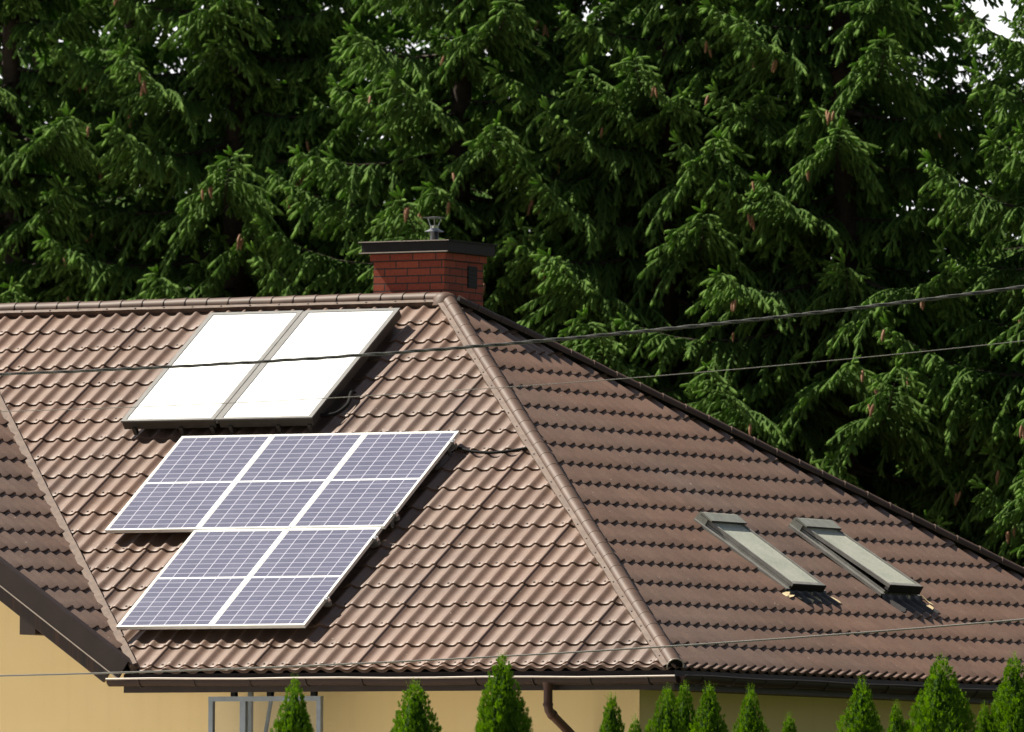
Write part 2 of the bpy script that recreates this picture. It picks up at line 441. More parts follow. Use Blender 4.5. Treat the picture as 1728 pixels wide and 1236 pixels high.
# walls
WX0, WX1, WY0, WY1 = XL + .8, -.80, .80, YB - .8
ZS = -.16
mb = MB(); zb = -Z0
def under(x): return min((X0 - x) * T2, (x - XL) * T2) - .17
xs = X0 + .0
pts = [(WX0, WY0, zb), (WX1, WY0, zb), (WX1, WY0, ZS), (X0 - .05, WY0, ZS), (XG, WY0, under(XG)), (WX0, WY0, under(WX0))]
mb.prism(pts, (0, .3, 0))
mb.prism([(WX1, WY0 + .3, zb), (WX1, WY1, zb), (WX1, WY1, ZS), (WX1, WY0 + .3, ZS)], (-.3, 0, 0))
mb.prism([(WX1 - .3, WY1, zb), (WX0, WY1, zb), (WX0, WY1, ZS), (WX1 - .3, WY1, ZS)], (0, -.3, 0))
mb.prism([(WX0, WY1 - .3, zb), (WX0, WY0 + .3, zb), (WX0, WY0 + .3, ZS), (WX0, WY1 - .3, ZS)], (.3, 0, 0))
mb.build('wall', M_wall, house)
# soffit boards and fascia
mb = MB()
mb.box(WORLD, (X0 - .1, -.02), (.012, WY0), (-.185, -.162)); mb.box(WORLD, (WX1, -.02), (WY0 + .002, YB - .02), (-.1865, -.1635))
mb.box(WORLD, (XL + .02, -.02), (WY1, YB - .012), (-.185, -.162)); mb.box(WORLD, (XL + .02, WX0), (.1, WY1), (-.185, -.162))
for fr, L_ in ((VG, LG), (VL, LG)): mb.box(fr, (.25, LG), (-.014, WY0), (-.125, -.106))
mb.build('soffit', M_wood, house)
mb = MB()
mb.box(WORLD, (X0 - .11, .012), (-.012, .012), (-.205, -.03)); mb.box(WORLD, (-.012, .012), (.012, YB), (-.205, -.03))
mb.box(WORLD, (XL, .012), (YB, YB + .02), (-.205, -.03)); mb.box(WORLD, (XL - .012, XL + .012), (0, YB), (-.205, -.03))
mb.build('fascia', M_trim, house)

def gutter(name, a, b, out, r=.066):
    a, b, out = Vector(a), Vector(b), Vector(out); d = (b - a).normalized(); mb = MB()
    n = 12; arc = [math.radians(180 + 180 * i / n) for i in range(n + 1)]
    L = (b - a).length; K = max(2, int(L / .5)); vs = []
    for k in range(K + 1):
        p = a + d * (L * k / K) + Z * (.004 * math.sin(k * 1.7) - .010 * k / K)
        for rr in (r, r - .004):
            vs += [p + out * (-rr * math.cos(t) * 1.) + Z * (rr * math.sin(t) * 1.) for t in arc]
    m = 2 * (n + 1); fs = []
    for k in range(K):
        for i in range(n):
            fs.append((k * m + i, k * m + i + 1, (k + 1) * m + i + 1, (k + 1) * m + i))
            fs.append((k * m + n + 1 + i, (k + 1) * m + n + 1 + i, (k + 1) * m + n + 2 + i, k * m + n + 2 + i))
    mb.add(vs, fs, 0, smooth=True)
    for k in (0, K): mb.add(vs[k * m:k * m + n + 1], [tuple(range(n + 1))], 0)
    # rolled front bead
    bead = [a + d * (L * k / K) + Z * (.004 * math.sin(k * 1.7) - .010 * k / K + .003) + out * (r + .004) for k in range(K + 1)]
    mb.tube(bead, .009, 8, 1)
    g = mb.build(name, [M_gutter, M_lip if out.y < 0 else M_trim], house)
    k = .35
    while k < L:
        bm_ = MB(); c = a + d * k + Z * (-.010 * k / L)
        bm_.tube([c + out * (-(r + .004) * math.cos(t)) + Z * ((r + .004) * math.sin(t)) for t in [math.radians(176 + 190 * i / 12) for i in range(13)]], .0065, 6)
        br = bm_.build('gutter_bracket', M_trim, g); k += .60
    return g
gutter('gutter', (X0 - .21, -.095, -.082), (.10, -.095, -.082), (0, -1, 0))
gutter('gutter', (.095, -.09, -.085), (.095, YB + .1, -.085), (1, 0, 0))
# downspout
mb = MB(); dx = -1.253
pts = [(dx, -.095, -.13), (dx, -.095, -.20), (dx, -.095, -.345), (dx, -.08, -.385), (dx, -.045, -.415), (dx - .0, .64, -.745), (dx, .70, -.79), (dx, .735, -.86), (dx, .74, -1.2), (dx, .74, -Z0 + .1)]
mb.tube(pts, [.056, .042, .042, .042, .042, .042, .042, .042, .042, .042], 14)
mb.tube([(dx, -.095, -.325), (dx, -.095, -.35)], .048, 14); mb.tube([(dx, -.03, -.42), (dx, .0, -.435)], .048, 14)
M_pipe = simple('red_brown_downpipe', (.075, .034, .026), .5, var=.2, scale=6, spec=.3)
ds = mb.build('downspout', M_pipe, house)
mb = MB(); mb.tube([(dx, .74, -1.9), (dx, .74, -1.93)], .05, 12); mb.build('pipe_clamp', M_trim, ds)
# second downspout at the far end of the hip end
# light cable conduit on the shaded wall
mb = MB(); mb.tube([(-.785, 2.95, -.2), (-.785, 2.95, -Z0)], .014, 8); mb.build('conduit', M_lip, house)

# hung glazed screen under the eave
gy = .26; gx0, gx1, gz0, gz1 = -5.075, -3.865, -1.9, -.238
gs = MB()
for (a0, a1) in ((gx0, gx0 + .045), (gx1 - .045, gx1), (-4.735, -4.675)): gs.box(WORLD, (a0, a1), (gy, gy + .05), (gz0 + .045, gz1 - .045))
gs.box(WORLD, (gx0, gx1), (gy - .003, gy + .053), (gz1 - .045, gz1)); gs.box(WORLD, (gx0, gx1), (gy - .003, gy + .053), (gz0, gz0 + .045))
gs.box(WORLD, (gx0 + .045, gx1 - .045), (gy + .012, gy + .036), (-.60, -.585))
win = gs.build('window', M_window_grey, house)
for a0, a1 in ((gx0 + .045, -4.735), (-4.675, gx1 - .045)):
    mb = MB(); mb.box(WORLD, (a0, a1), (gy + .021, gy + .029), (gz0 + .045, gz1 - .045)); mb.build('pane', M_glass, win)
mb = MB(); mb.box(WORLD, (-4.83, -4.79), (gy + .30, gy + .34), (gz0, -.19)); mb.tube([(-4.50, gy + .2, -.19), (-4.72, gy + .25, -1.2)], .02, 8)
mb.build('post', M_window_grey, win)
for x in (-4.81, -4.42, -3.95):
    mb = MB(); mb.box(WORLD, (x - .025, x + .025), (gy, gy + .05), (gz1, -.187)); mb.build('hanger', M_black, win)

# skylights on the hip end
def skylight(y0, y1, v0, v1, tilt, seed):
    sk = MB(); fr = (Vector((0, 0, 0)), Y, ur, nr); w = .052
    for a in ((y0, y0 + w), (y1 - w, y1)): sk.box(fr, a, (v0, v1), (.0, .078))
    sk.box(fr, (y0 + w, y1 - w), (v0, v0 + .06), (.0, .072)); sk.box(fr, (y0 + w, y1 - w), (v1 - .06, v1), (0, .072))
    s = sk.build('skylight', M_sky_frame, house)
    # flashing gutters beside the frame
    for a in ((y0 - .07, y0), (y1, y1 + .06)):
        mb = MB(); mb.box(fr, a, (v0 - .02, v1 + .05), (.030, .058)); mb.build('side_flashing', M_sky_frame, s)
    # sash, hinged at its head
    c, s_ = math.cos(tilt), math.sin(tilt); hd = Vector((0, 0, 0)) + ur * (v1 - .05) + nr * .082
    B = ur * c - nr * s_; C = nr * c + ur * s_
    sf = (hd, Y, B, C); Ls = (v1 - .05) - (v0 - .02)
    mb = MB(); b_ = .03
    for a in ((y0 + .006, y0 + b_), (y1 - b_, y1 - .006)): mb.box(sf, a, (-Ls, 0), (0, .034))
    mb.box(sf, (y0 + b_, y1 - b_), (-Ls + .001, -Ls + .05), (-.035, .032)); mb.box(sf, (y0 + b_, y1 - b_), (-.05, -.001), (0, .032))
    sash = mb.build('sash', M_sky_frame, s)
    mb = MB(); mb.box(sf, (y0 + b_, y1 - b_), (-Ls + .05, -.05), (.008, .020)); mb.build('pane', M_skyglass, sash)
    mb = MB(); mb.box(sf, (y0 + .01, y1 - .01), (-Ls - .012, -Ls), (-.05, .036)); mb.build('sash_rail', M_black, sash)
    # hood over the head
    mb = MB()
    hp = [(v1 - .10, .122), (v1 - .10, .136), (v1 + .03, .146), (v1 + .055, .135), (v1 + .075, .03), (v1 + .06, .03), (v1 + .035, .125)]
    mb.prism([ur * v + nr * h + Y * (y0 - .02) for v, h in hp], Y * (y1 - y0 + .04))
    for yy in (y0 - .022, y1 + .012): mb.box(fr, (yy, yy + .01), (v1 - .06, v1 + .06), (.03, .118))
    mb.build('hood', M_hood, s)
    mb = MB(); mb.box(fr, (y0 - .01, y1 + .01), (v1 - .104, v1 - .1005), (.121, .138)); mb.build('hood_edge', M_trim, s)
    # pleated apron below, following the waves
    mb = MB(); jr = random.Random(seed); K = 40; R = 6; vs = []
    ph = .05; wv = .1848
    for r in range(R + 1):
        for i in range(K + 1):
            y = y0 - .06 + (y1 - y0 + .12) * i / K
            v = v0 - .02 - r * (.035 if seed == 1 else .045)  # second apron lengthened, its dark sheet standing in for shadow there
            p = (y - ph) / wv; h = .034 * ((1 + math.cos(2 * math.pi * p)) / 2) ** 1.9
            fr_k = ((v - .02) / .3575) % 1.
            hh = max(h + .021 * (1 - fr_k), (.05 if r == 0 else 0)) + .008
            vs.append(Y * y + ur * (v + (jr.uniform(-.012, .012) if r == R else 0)) + nr * hh)
    mb.add(vs, [(r * (K + 1) + i, (r + 1) * (K + 1) + i, (r + 1) * (K + 1) + i + 1, r * (K + 1) + i + 1) for r in range(R) for i in range(K)], 0, smooth=True)
    for (yc, vc, wy, hv) in PATCH[seed]:
        pts = []
        for q in range(9):
            a_ = 2 * math.pi * q / 9; rr_ = jr.uniform(.6, 1.15)
            yy = yc + wy * math.cos(a_) * rr_; vv = vc + hv * math.sin(a_) * rr_ * (1.3 if math.sin(a_) > 0 else .8)
            p = (yy - ph) / wv; h = .034 * ((1 + math.cos(2 * math.pi * p)) / 2) ** 1.9 + .021 * (1 - ((vv - .02) / .3575) % 1.) + .012
            pts.append(Y * yy + ur * vv + nr * h)
        c_ = Y * yc + ur * vc + nr * (sum((q - Y * q.dot(Y) - ur * q.dot(ur)).dot(nr) for q in pts) / 9)
        mb.add([c_] + pts, [(0, 1 + q, 1 + (q + 1) % 9) for q in range(9)], 1)
    mb.build('apron', [M_apron[seed], M_patch], s)
    return s
M_hood = simple('pale_hood_sheet', (.33, .34, .30), .4, .1, var=.15, scale=9)
def apron_material(name, thr):
    m, nt, b = new_mat(name); setp(b, rough=.6)
    n = noise(nt, 5.5, 3, rough=.5)
    r = ramp(nt, n.outputs['Fac'], [(thr, (.05, .045, .042)), (thr + .015, (.40, .31, .17)), (thr + .16, (.47, .38, .24))])
    d = ramp(nt, noise(nt, 30, 4).outputs['Fac'], [(.3, (.75, .75, .75)), (.7, (1.1, 1.1, 1.1))])
    nt.links.new(mixc(nt, 1., r.outputs['Color'], d.outputs['Color'], 'MULTIPLY'), b.inputs['Base Color'])
    return m
M_apron = {1: apron_material('peeled_apron_sheet', .62), 2: apron_material('dark_apron_sheet_worn', .72)}
PATCH = {1: [(4.26, 1.36, .075, .05), (4.40, 1.32, .05, .025), (4.60, 1.30, .035, .045), (4.77, 1.31, .045, .055), (4.94, 1.28, .04, .04), (5.16, 1.33, .02, .07)], 2: [(7.08, 1.36, .025, .09), (7.02, 1.28, .025, .04)]}
skylight(4.36, 5.02, 1.45, 2.585, 0.0, 1)
skylight(6.30, 6.98, 1.465, 2.61, math.radians(2.3), 2)

# chimney
cx0, cx1, cy0, cy1 = -6.46, -5.66, 5.60, 6.36
mb = MB()
def brick_box(x0, x1, y0, y1, z0, z1, uo=0.):
    vs = [(x0, y0, z0), (x1, y0, z0), (x1, y1, z0), (x0, y1, z0), (x0, y0, z1), (x1, y0, z1), (x1, y1, z1), (x0, y1, z1)]
    w, dd = x1 - x0, y1 - y0; a, b = z0 - 4.2, z1 - 4.2
    U = [[(uo, a), (uo + w, a), (uo + w, b), (uo, b)], [(uo + w, a), (uo + w + dd, a), (uo + w + dd, b), (uo + w, b)], [(uo, a), (uo + w, a), (uo + w, b), (uo, b)], [(uo, a), (uo + dd, a), (uo + dd, b), (uo, b)], [(uo, 0), (uo + w, 0), (uo + w, dd), (uo, dd)], [(uo, 0), (uo + w, 0), (uo + w, dd), (uo, dd)]]
    mb.add(vs, [(0, 1, 5, 4), (1, 2, 6, 5), (2, 3, 7, 6), (3, 0, 4, 7), (4, 5, 6, 7), (3, 2, 1, 0)], 0, U)
brick_box(cx0, cx1, cy0, cy1, 2.6, 4.127, .13)
brick_box(cx0 - .025, cx1 + .025, cy0 - .025, cy1 + .025, 4.127, 4.2005, .03)
chim = mb.build('chimney', M_brick, house)
mb = MB(); o_ = .085
mb.prism([(cx0 - o_, cy0 - o_, 4.2015), (cx1 + o_, cy0 - o_, 4.2015), (cx1 + o_, cy1 + o_, 4.2015), (cx0 - o_, cy1 + o_, 4.2015)], (0, 0, .105))
mb.prism([(cx0 - o_ - .022, cy0 - o_ - .022, 4.3065), (cx1 + o_ + .022, cy0 - o_ - .022, 4.3065), (cx1 + o_ + .022, cy1 + o_ + .022, 4.3065), (cx0 - o_ - .022, cy1 + o_ + .022, 4.3065)], (0, 0, .012))
M_ctrim = simple('almost_black_sheet', (.020, .017, .017), .6, var=.15, spec=.2)
cap = mb.build('chimney_cap', M_ctrim, chim)
mb = MB()
mb.box(WORLD, (cx0 - o_ - .02, cx1 + o_ + .004), (cy0 - o_ - .016, cy0 - o_ - .001), (4.201, 4.212)); mb.box(WORLD, (cx0 - o_ - .024, cx1 + o_ + .024), (cy0 - o_ - .026, cy0 - o_ - .0225), (4.308, 4.3175))
mb.build('drip_edge', M_lip, chim)
mb = MB(); c = Vector((-5.977, 5.95, 0))
mb.lathe(c, [(.042, 4.318), (.042, 4.44), (.047, 4.44), (.047, 4.455), (.04, 4.46)], 20, smooth=True)
mb.lathe(c, [(.05, 4.452), (.095, 4.43), (.096, 4.427), (.05, 4.44)], 20)
mb.lathe(c, [(.040, 4.46), (.044, 4.485), (.030, 4.49)], 20)
for k in range(3):
    a = math.radians(60 + 120 * k); mb.tube([c + Vector((.036 * math.cos(a), .036 * math.sin(a), 4.47)), c + Vector((.075 * math.cos(a), .075 * math.sin(a), 4.563))], .006, 6)
mb.lathe(c, [(0.001, 4.548), (.118, 4.562), (.120, 4.566), (.06, 4.572), (.0, 4.576)], 24)
mb.build('flue_cowl', M_steel, chim)
mb = MB(); mb.box(WORLD, (cx1 - .01, cx1 + .006), (6.05, 6.235), (3.875, 4.09)); 
for k in range(5): mb.box(WORLD, (cx1 + .006, cx1 + .012), (6.062, 6.223), (3.89 + k * .04, 3.908 + k * .04))
mb.build('vent_grille', M_ctrim, chim)

# ------------------------------------------------------------------ solar panels, rails and collectors
PW, PH, GAP = 1.0185, 1.686, .0068
def make_panel():
    t = thing('solar_module', (0, 0, 0), 'x', 'solar panel', 'blue solar panels on the sunny roof slope')
    z0, z1 = .130, .165; w = .019
    fr = (Vector((0, 0, 0)), X, uf, nf)
    mb = MB()
    for a in ((0, w), (PW - w, PW)): mb.box(fr, a, (0, PH), (z0, z1))
    mb.box(fr, (w, PW - w), (0, w), (z0, z1)); mb.box(fr, (w, PW - w), (PH - w, PH), (z0, z1))
    mb.build('frame', M_alu, t, z=0)
    mb = MB(); P = lambda a, b: X * a + uf * b + nf * (z1 - .004)
    q = [P(w, w), P(PW - w, w), P(PW - w, PH - w), P(w, PH - w)]
    mb.add(q + [p - nf * .008 for p in q], [(0, 1, 2, 3), (7, 6, 5, 4), (0, 4, 5, 1), (1, 5, 6, 2), (2, 6, 7, 3), (3, 7, 4, 0)], 0,
           [[(0, 0), (1, 0), (1, 1), (0, 1)]] + [[(.0, .0)] * 4] * 5)
    mb.build('cell_sheet', M_pv, t, z=0)
    mb = MB(); mb.box(fr, (.42, .58), (PH - .32, PH - .2), (.105, .1295)); mb.build('junction_box', M_black, t, z=0)
    return t
def dup(root, loc, label, group=None):
    r = root.copy(); COL.objects.link(r); r.location = loc; r['label'] = label
    if group: r['group'] = group
    for ch in list(root.children):
        c = ch.copy(); COL.objects.link(c); c.parent = r
        for g in list(ch.children):
            e = g.copy(); COL.objects.link(e); e.parent = c
    return r
P0 = make_panel()
rowA = [(-7.133 + k * (PW + GAP), 2.216) for k in range(3)]; rowB = [(-6.128 + k * (PW + GAP), .508) for k in range(2)]
labs = ['solar panel at the left end of the row of three', 'solar panel in the middle of the row of three', 'solar panel at the right end of the row of three beside the loose cable',
        'left solar panel of the lower pair near the eave', 'right solar panel of the lower pair near the eave']
for i, ((u, v), lb) in enumerate(zip(rowA + rowB, labs)):
    loc = X * u + uf * v + Z * Z0
    if i == 0: P0.location = loc; P0['label'] = lb
    else: dup(P0, loc, lb)
# rails
def rail(v, u0, u1, label):
    fr = (Vector((0, 0, 0)), X, uf, nf); base = X * u0 + uf * v
    t = thing('mounting_rail', base + Z * Z0, label, 'rail', 'aluminium rails under the solar panels')
    mb = MB(); mb.box(fr, (u0, u1), (v - .02, v + .02), (.09, .1285)); mb.build('rail', M_grey_alu, t)
    mb = MB(); mb.box(fr, (u1 - .045, u1 - .006), (v - .018, v + .018), (.129, .169)); mb.box(fr, (u1 - .06, u1 - .04), (v - .018, v + .018), (.1655, .171))
    mb.tube([X * (u1 - .02) + uf * v + nf * .16, X * (u1 - .02) + uf * v + nf * .185], .008, 6); mb.build('end_clamp', M_steel, t)
    u = u0 + .25
    while u < u1:
        mb = MB(); mb.box(fr, (u - .015, u + .015), (v - .05, v - .0205), (.035, .12)); mb.build('roof_hook', M_steel, t); u += .92
for v, u0, u1, l in ((3.72, -7.11, -4.02, 'upper aluminium rail under the row of three solar panels'), (2.44, -7.11, -4.03, 'lower aluminium rail under the row of three solar panels'),
                     (2.01, -6.11, -4.03, 'upper aluminium rail under the lower pair of solar panels'), (.96, -6.11, -4.04, 'lower aluminium rail under the lower pair of solar panels')):
    rail(v, u0, u1, l)
# mid clamps seen in the joints
# collectors
def collector(u0, u1, v0, v1, label):
    fr = (Vector((0, 0, 0)), X, uf, nf); t = thing('solar_collector', X * u0 + uf * v0 + Z * Z0, label, 'solar collector', 'flat white solar heat collectors')
    mb = MB(); mb.box(fr, (u0 + .008, u1 - .008), (v0 + .008, v1 - .008), (.105, .187)); mb.build('casing', M_bronze, t)
    w = .05; mb = MB()
    for a in ((u0, u0 + w), (u1 - w, u1)): mb.box(fr, a, (v0, v1), (.1872, .204))
    mb.box(fr, (u0 + w, u1 - w), (v0, v0 + .03), (.1872, .204)); mb.box(fr, (u0 + w, u1 - w), (v1 - .04, v1), (.1872, .204))
    mb.build('frame', M_grey_alu, t)
    mb = MB(); mb.box(fr, (u0 + w, u1 - w), (v0 + .03, v1 - .04), (.188, .198)); mb.build('glass', M_coll, t)
    for a in (.12, .62, .95):
        mb = MB(); mb.box(fr, (u0 + a * (u1 - u0) - .02, u0 + a * (u1 - u0) + .02), (v0 - .012, v0 + .03), (.05, .125)); mb.build('bracket', M_bronze, t)
    return t
cl = collector(-7.935, -6.880, 4.14, 6.15, 'left white glazed solar heat collector under the ridge')
cr = collector(-6.850, -5.790, 4.14, 6.15, 'right white glazed solar heat collector under the ridge, with a black hose')
mb = MB(); mb.box((Vector((0, 0, 0)), X, uf, nf), (-6.8788, -6.8512), (4.15, 6.14), (.15, .199)); mb.build('joint_cover', M_grey_alu, cl)

def spline(pts, n=6):
    P = [Vector(p) for p in pts]; out = []
    for i in range(len(P) - 1):
        p0, p1, p2, p3 = P[max(i - 1, 0)], P[i], P[i + 1], P[min(i + 2, len(P) - 1)]
        for k in range(n):
            t = k / n
            out.append(.5 * ((2 * p1) + (p2 - p0) * t + (2 * p0 - 5 * p1 + 4 * p2 - p3) * t * t + (3 * p1 - p0 - 3 * p2 + p3) * t ** 3))
    return out + [P[-1]]
F = lambda u, v, h: X * u + uf * v + nf * h
mb = MB(); mb.tube(spline([F(-5.83, 4.305, .13), F(-5.80, 4.31, .12), F(-5.67, 4.37, .10), F(-5.63, 4.55, .09), F(-5.68, 4.73, .10), F(-5.715, 4.82, .06), F(-5.70, 4.86, .01)]), .019, 8)
tag(mb.build('hose', M_black), 'thick black hose leaving the lower corner of the right collector', 'hose')
mb = MB(); mb.tube(spline([F(-4.20, 3.80, .08), F(-4.06, 3.775, .06), F(-3.89, 3.714, .055), F(-3.686, 3.685, .05), F(-3.487, 3.70, .05), F(-3.29, 3.745, .055), F(-3.22, 3.77, .05)]), .014, 8)
tag(mb.build('loose_cable', M_black), 'black cable running from the solar panels to the hip cap', 'cable')
# ------------------------------------------------------------------ camera
r_ = Vector((0.86889912, 0.49495717, 0.00563248)); u_ = Vector((0.01963894, -0.0458418, 0.99875565)); f_ = Vector((-0.49459947, 0.86770729, 0.04955233))
CAM = Vector((49.34229218, -89.5535058, -2.35810516 + Z0))
cd = bpy.data.cameras.new('camera'); cam = bpy.data.objects.new('camera', cd); COL.objects.link(cam)
M = Matrix((r_, u_, -f_)).transposed().to_4x4(); M.translation = CAM; cam.matrix_world = M
cd.sensor_width = 36; cd.lens = 397.58; cd.clip_end = 3000; cd.clip_start = 1
cd.dof.use_dof = True; cd.dof.focus_distance = 104; cd.dof.aperture_fstop = 4.2
sc.camera = cam
def at(D, x, y): return CAM + f_ * D + r_ * x + u_ * y          # a point of the place, metres right / up of the view axis at distance D
FPX = 19083.9
def px(D, x, y): return at(D, (x - 864) * D / FPX, (618 - y) * D / FPX)

# ------------------------------------------------------------------ overhead wires
M_wire = simple('weathered_cable_sheath', (.085, .085, .08), .45, var=.3, scale=8)
M_thin = simple('pale_grey_wire', (.26, .25, .23), .5, var=.1, scale=8)
def wire(name, D, c, r, strands, label, mat):
    mb = MB(); k = 97. / D; c = (c[0] / k, c[1], c[2] * k); r *= k; D = 97.   # all hang about seven metres in front of the house
    base = [at(D, x, c[0] * x * x + c[1] * x + c[2]) for x in np.linspace(-16, 16, 700)]
    if strands == 1: mb.tube(base[::8], r, 6)
    else:
        for s in range(strands):
            pp = []
            for i, p in enumerate(base):
                a = 2 * math.pi * (s / strands + i * (32 / 699.) / .55) + .9 * math.sin(i * .021) + .35 * math.sin(i * .11)
                k = r * (1.05 + .3 * math.sin(i * .017 + s))
                pp.append(p + u_ * (k * math.sin(a)) + f_ * (k * math.cos(a)))
            mb.tube(pp, r * .98, 6)
    return tag(mb.build(name, mat, z=0), label, 'overhead wire', 'overhead wires crossing in front of the house')
wire('overhead_wire', 75, (0.00744687, 0.08540304, 0.14997326), .0058, 3, 'thick twisted overhead wire, the topmost of the wires, crossing both collectors and the hip', M_wire)
wire('overhead_wire', 80, (0.00570716, 0.06908586, -0.14695136), .0027, 1, 'thinnest single overhead wire, crossing the white collectors', M_thin)
wire('overhead_wire', 97, (0.00365828, 0.05512166, -2.48580697), .0075, 1, 'lowest single overhead wire, passing along the gutter and tile eave', M_thin)

# ------------------------------------------------------------------ foliage
def leaf_material(name, dark, fresh, trans=.35, rough=.5, spec=.35):
    m, nt, b = new_mat(name); setp(b, rough=rough, spec=spec)
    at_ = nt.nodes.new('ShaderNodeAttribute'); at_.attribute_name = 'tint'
    r = ramp(nt, at_.outputs['Fac'], [(0., dark), (1., fresh)])  # tint runs from darker inner shoots to paler new growth
    tr = nt.nodes.new('ShaderNodeBsdfTranslucent'); mx = nt.nodes.new('ShaderNodeMixShader'); mx.inputs[0].default_value = trans
    nt.links.new(r.outputs['Color'], b.inputs['Base Color'])
    hs = nt.nodes.new('ShaderNodeHueSaturation'); hs.inputs['Value'].default_value = 1.15; hs.inputs['Saturation'].default_value = 1.1
    nt.links.new(r.outputs['Color'], hs.inputs['Color']); nt.links.new(hs.outputs['Color'], tr.inputs['Color'])
    out = nt.nodes['Material Output']
    nt.links.new(b.outputs[0], mx.inputs[1]); nt.links.new(tr.outputs[0], mx.inputs[2]); nt.links.new(mx.outputs[0], out.inputs['Surface'])
    return m
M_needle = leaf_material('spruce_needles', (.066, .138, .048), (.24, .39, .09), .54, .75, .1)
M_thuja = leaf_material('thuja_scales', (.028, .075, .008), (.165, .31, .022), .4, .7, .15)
M_bark = simple('spruce_bark', (.045, .031, .023), .9, var=.4, scale=14)
M_twig = simple('spruce_twig', (.10, .06, .035), .85, var=.3, scale=30)
M_cone = simple('spruce_cone', (.30, .15, .08), .7, var=.3, scale=40)

def tri_mesh(name, tris, tint, mids, mats):
    """tris (N,3,3) float, tint (N,), mids (N,)"""
    N = len(tris); me = bpy.data.meshes.new(name)
    me.vertices.add(N * 3); me.vertices.foreach_set('co', np.ascontiguousarray(tris, dtype=np.float32).ravel())
    me.loops.add(N * 3); me.loops.foreach_set('vertex_index', np.arange(N * 3, dtype=np.int32))
    me.polygons.add(N); me.polygons.foreach_set('loop_start', np.arange(0, N * 3, 3, dtype=np.int32))
    try: me.polygons.foreach_set('loop_total', np.full(N, 3, dtype=np.int32))
    except Exception: pass
    me.polygons.foreach_set('material_index', np.ascontiguousarray(mids, dtype=np.int32))
    a = me.attributes.new('tint', 'FLOAT', 'FACE'); a.data.foreach_set('value', np.ascontiguousarray(tint, dtype=np.float32))
    for m in mats: me.materials.append(m)
    me.update(); me.validate()
    return me

def norm(a): return a / np.maximum(np.linalg.norm(a, axis=-1, keepdims=True), 1e-9)
def perp(d):
    h = np.where(np.abs(d[..., 2:3]) > .9, np.array([1., 0, 0]), np.array([0, 0, 1.]))
    a = norm(np.cross(d, h)); return a, np.cross(d, a)

def shoots_to_tris(P, D, L, Rad, tint, rng, K):
    """bottle-brush shoots: K pointed needles around a spine, plus a slim core"""
    n = len(P); a, b = perp(D)
    j = np.arange(K); s = (j + .5) / K
    s = s[None, :] + rng.uniform(-.02, .02, (n, K)); az = j[None, :] * 2.39996 + rng.uniform(0, 6.28, (n, 1))
    rad = a[:, None, :] * np.cos(az)[..., None] + b[:, None, :] * np.sin(az)[..., None]
    tan = -a[:, None, :] * np.sin(az)[..., None] + b[:, None, :] * np.cos(az)[..., None]
    base = P[:, None, :] + D[:, None, :] * (L[:, None] * s * .93)[..., None]
    nl = Rad[:, None] * (.92 - .3 * s ** 3) * rng.uniform(.8, 1.15, (n, K))
    fwd = .75 + .5 * s
    tip = base + (rad * .9 + D[:, None, :] * fwd[..., None]) * nl[..., None] + np.array([0, 0, -.12]) * nl[..., None]
    w = (tan + .5 * rng.normal(size=(n, K, 3))) * .0033
    T1 = np.stack([base - w, base + w, tip], axis=2).reshape(-1, 3, 3)
    t1 = (tint[:, None] * (.75 + .35 * s)).ravel() + rng.uniform(-.06, .06, n * K)
    e = P + D * (L * .97)[:, None]; core = []; ct = []
    ph = rng.uniform(0, 6.28, n)
    def ring(f, k, r): 
        t = ph + 2 * math.pi * k / 4
        return P + D * (L * f)[:, None] + (a * np.cos(t)[:, None] + b * np.sin(t)[:, None]) * (Rad * r)[:, None]
    st = ((.0, .42), (.3, .62), (.82, .56))
    for k in range(4):
        for i in (0, 1):
            p0, p1 = ring(st[i][0], k, st[i][1]), ring(st[i][0], k + 1, st[i][1]); q0, q1 = ring(st[i + 1][0], k, st[i + 1][1]), ring(st[i + 1][0], k + 1, st[i + 1][1])
            core += [np.stack([p0, p1, q1], 1), np.stack([p0, q1, q0], 1)]; ct += [tint * (.72 + .2 * i)] * 2
        core.append(np.stack([q0, q1, e], 1)); ct.append(np.minimum(1, tint * 1.1))
    return np.concatenate([T1] + core), np.concatenate([np.clip(t1, 0, 1)] + ct)

def thin_tube_tris(A, B, ra, rb):
    d = norm(B - A); a, b = perp(d); out = []
    for k in range(3):
        t0, t1 = 2 * math.pi * k / 3, 2 * math.pi * (k + 1) / 3
        p0 = A + (a * math.cos(t0) + b * math.sin(t0)) * ra; p1 = A + (a * math.cos(t1) + b * math.sin(t1)) * ra
        q0 = B + (a * math.cos(t0) + b * math.sin(t0)) * rb; q1 = B + (a * math.cos(t1) + b * math.sin(t1)) * rb
        out += [np.stack([p0, p1, q1], 1), np.stack([p0, q1, q0], 1)]
    return np.concatenate(out)

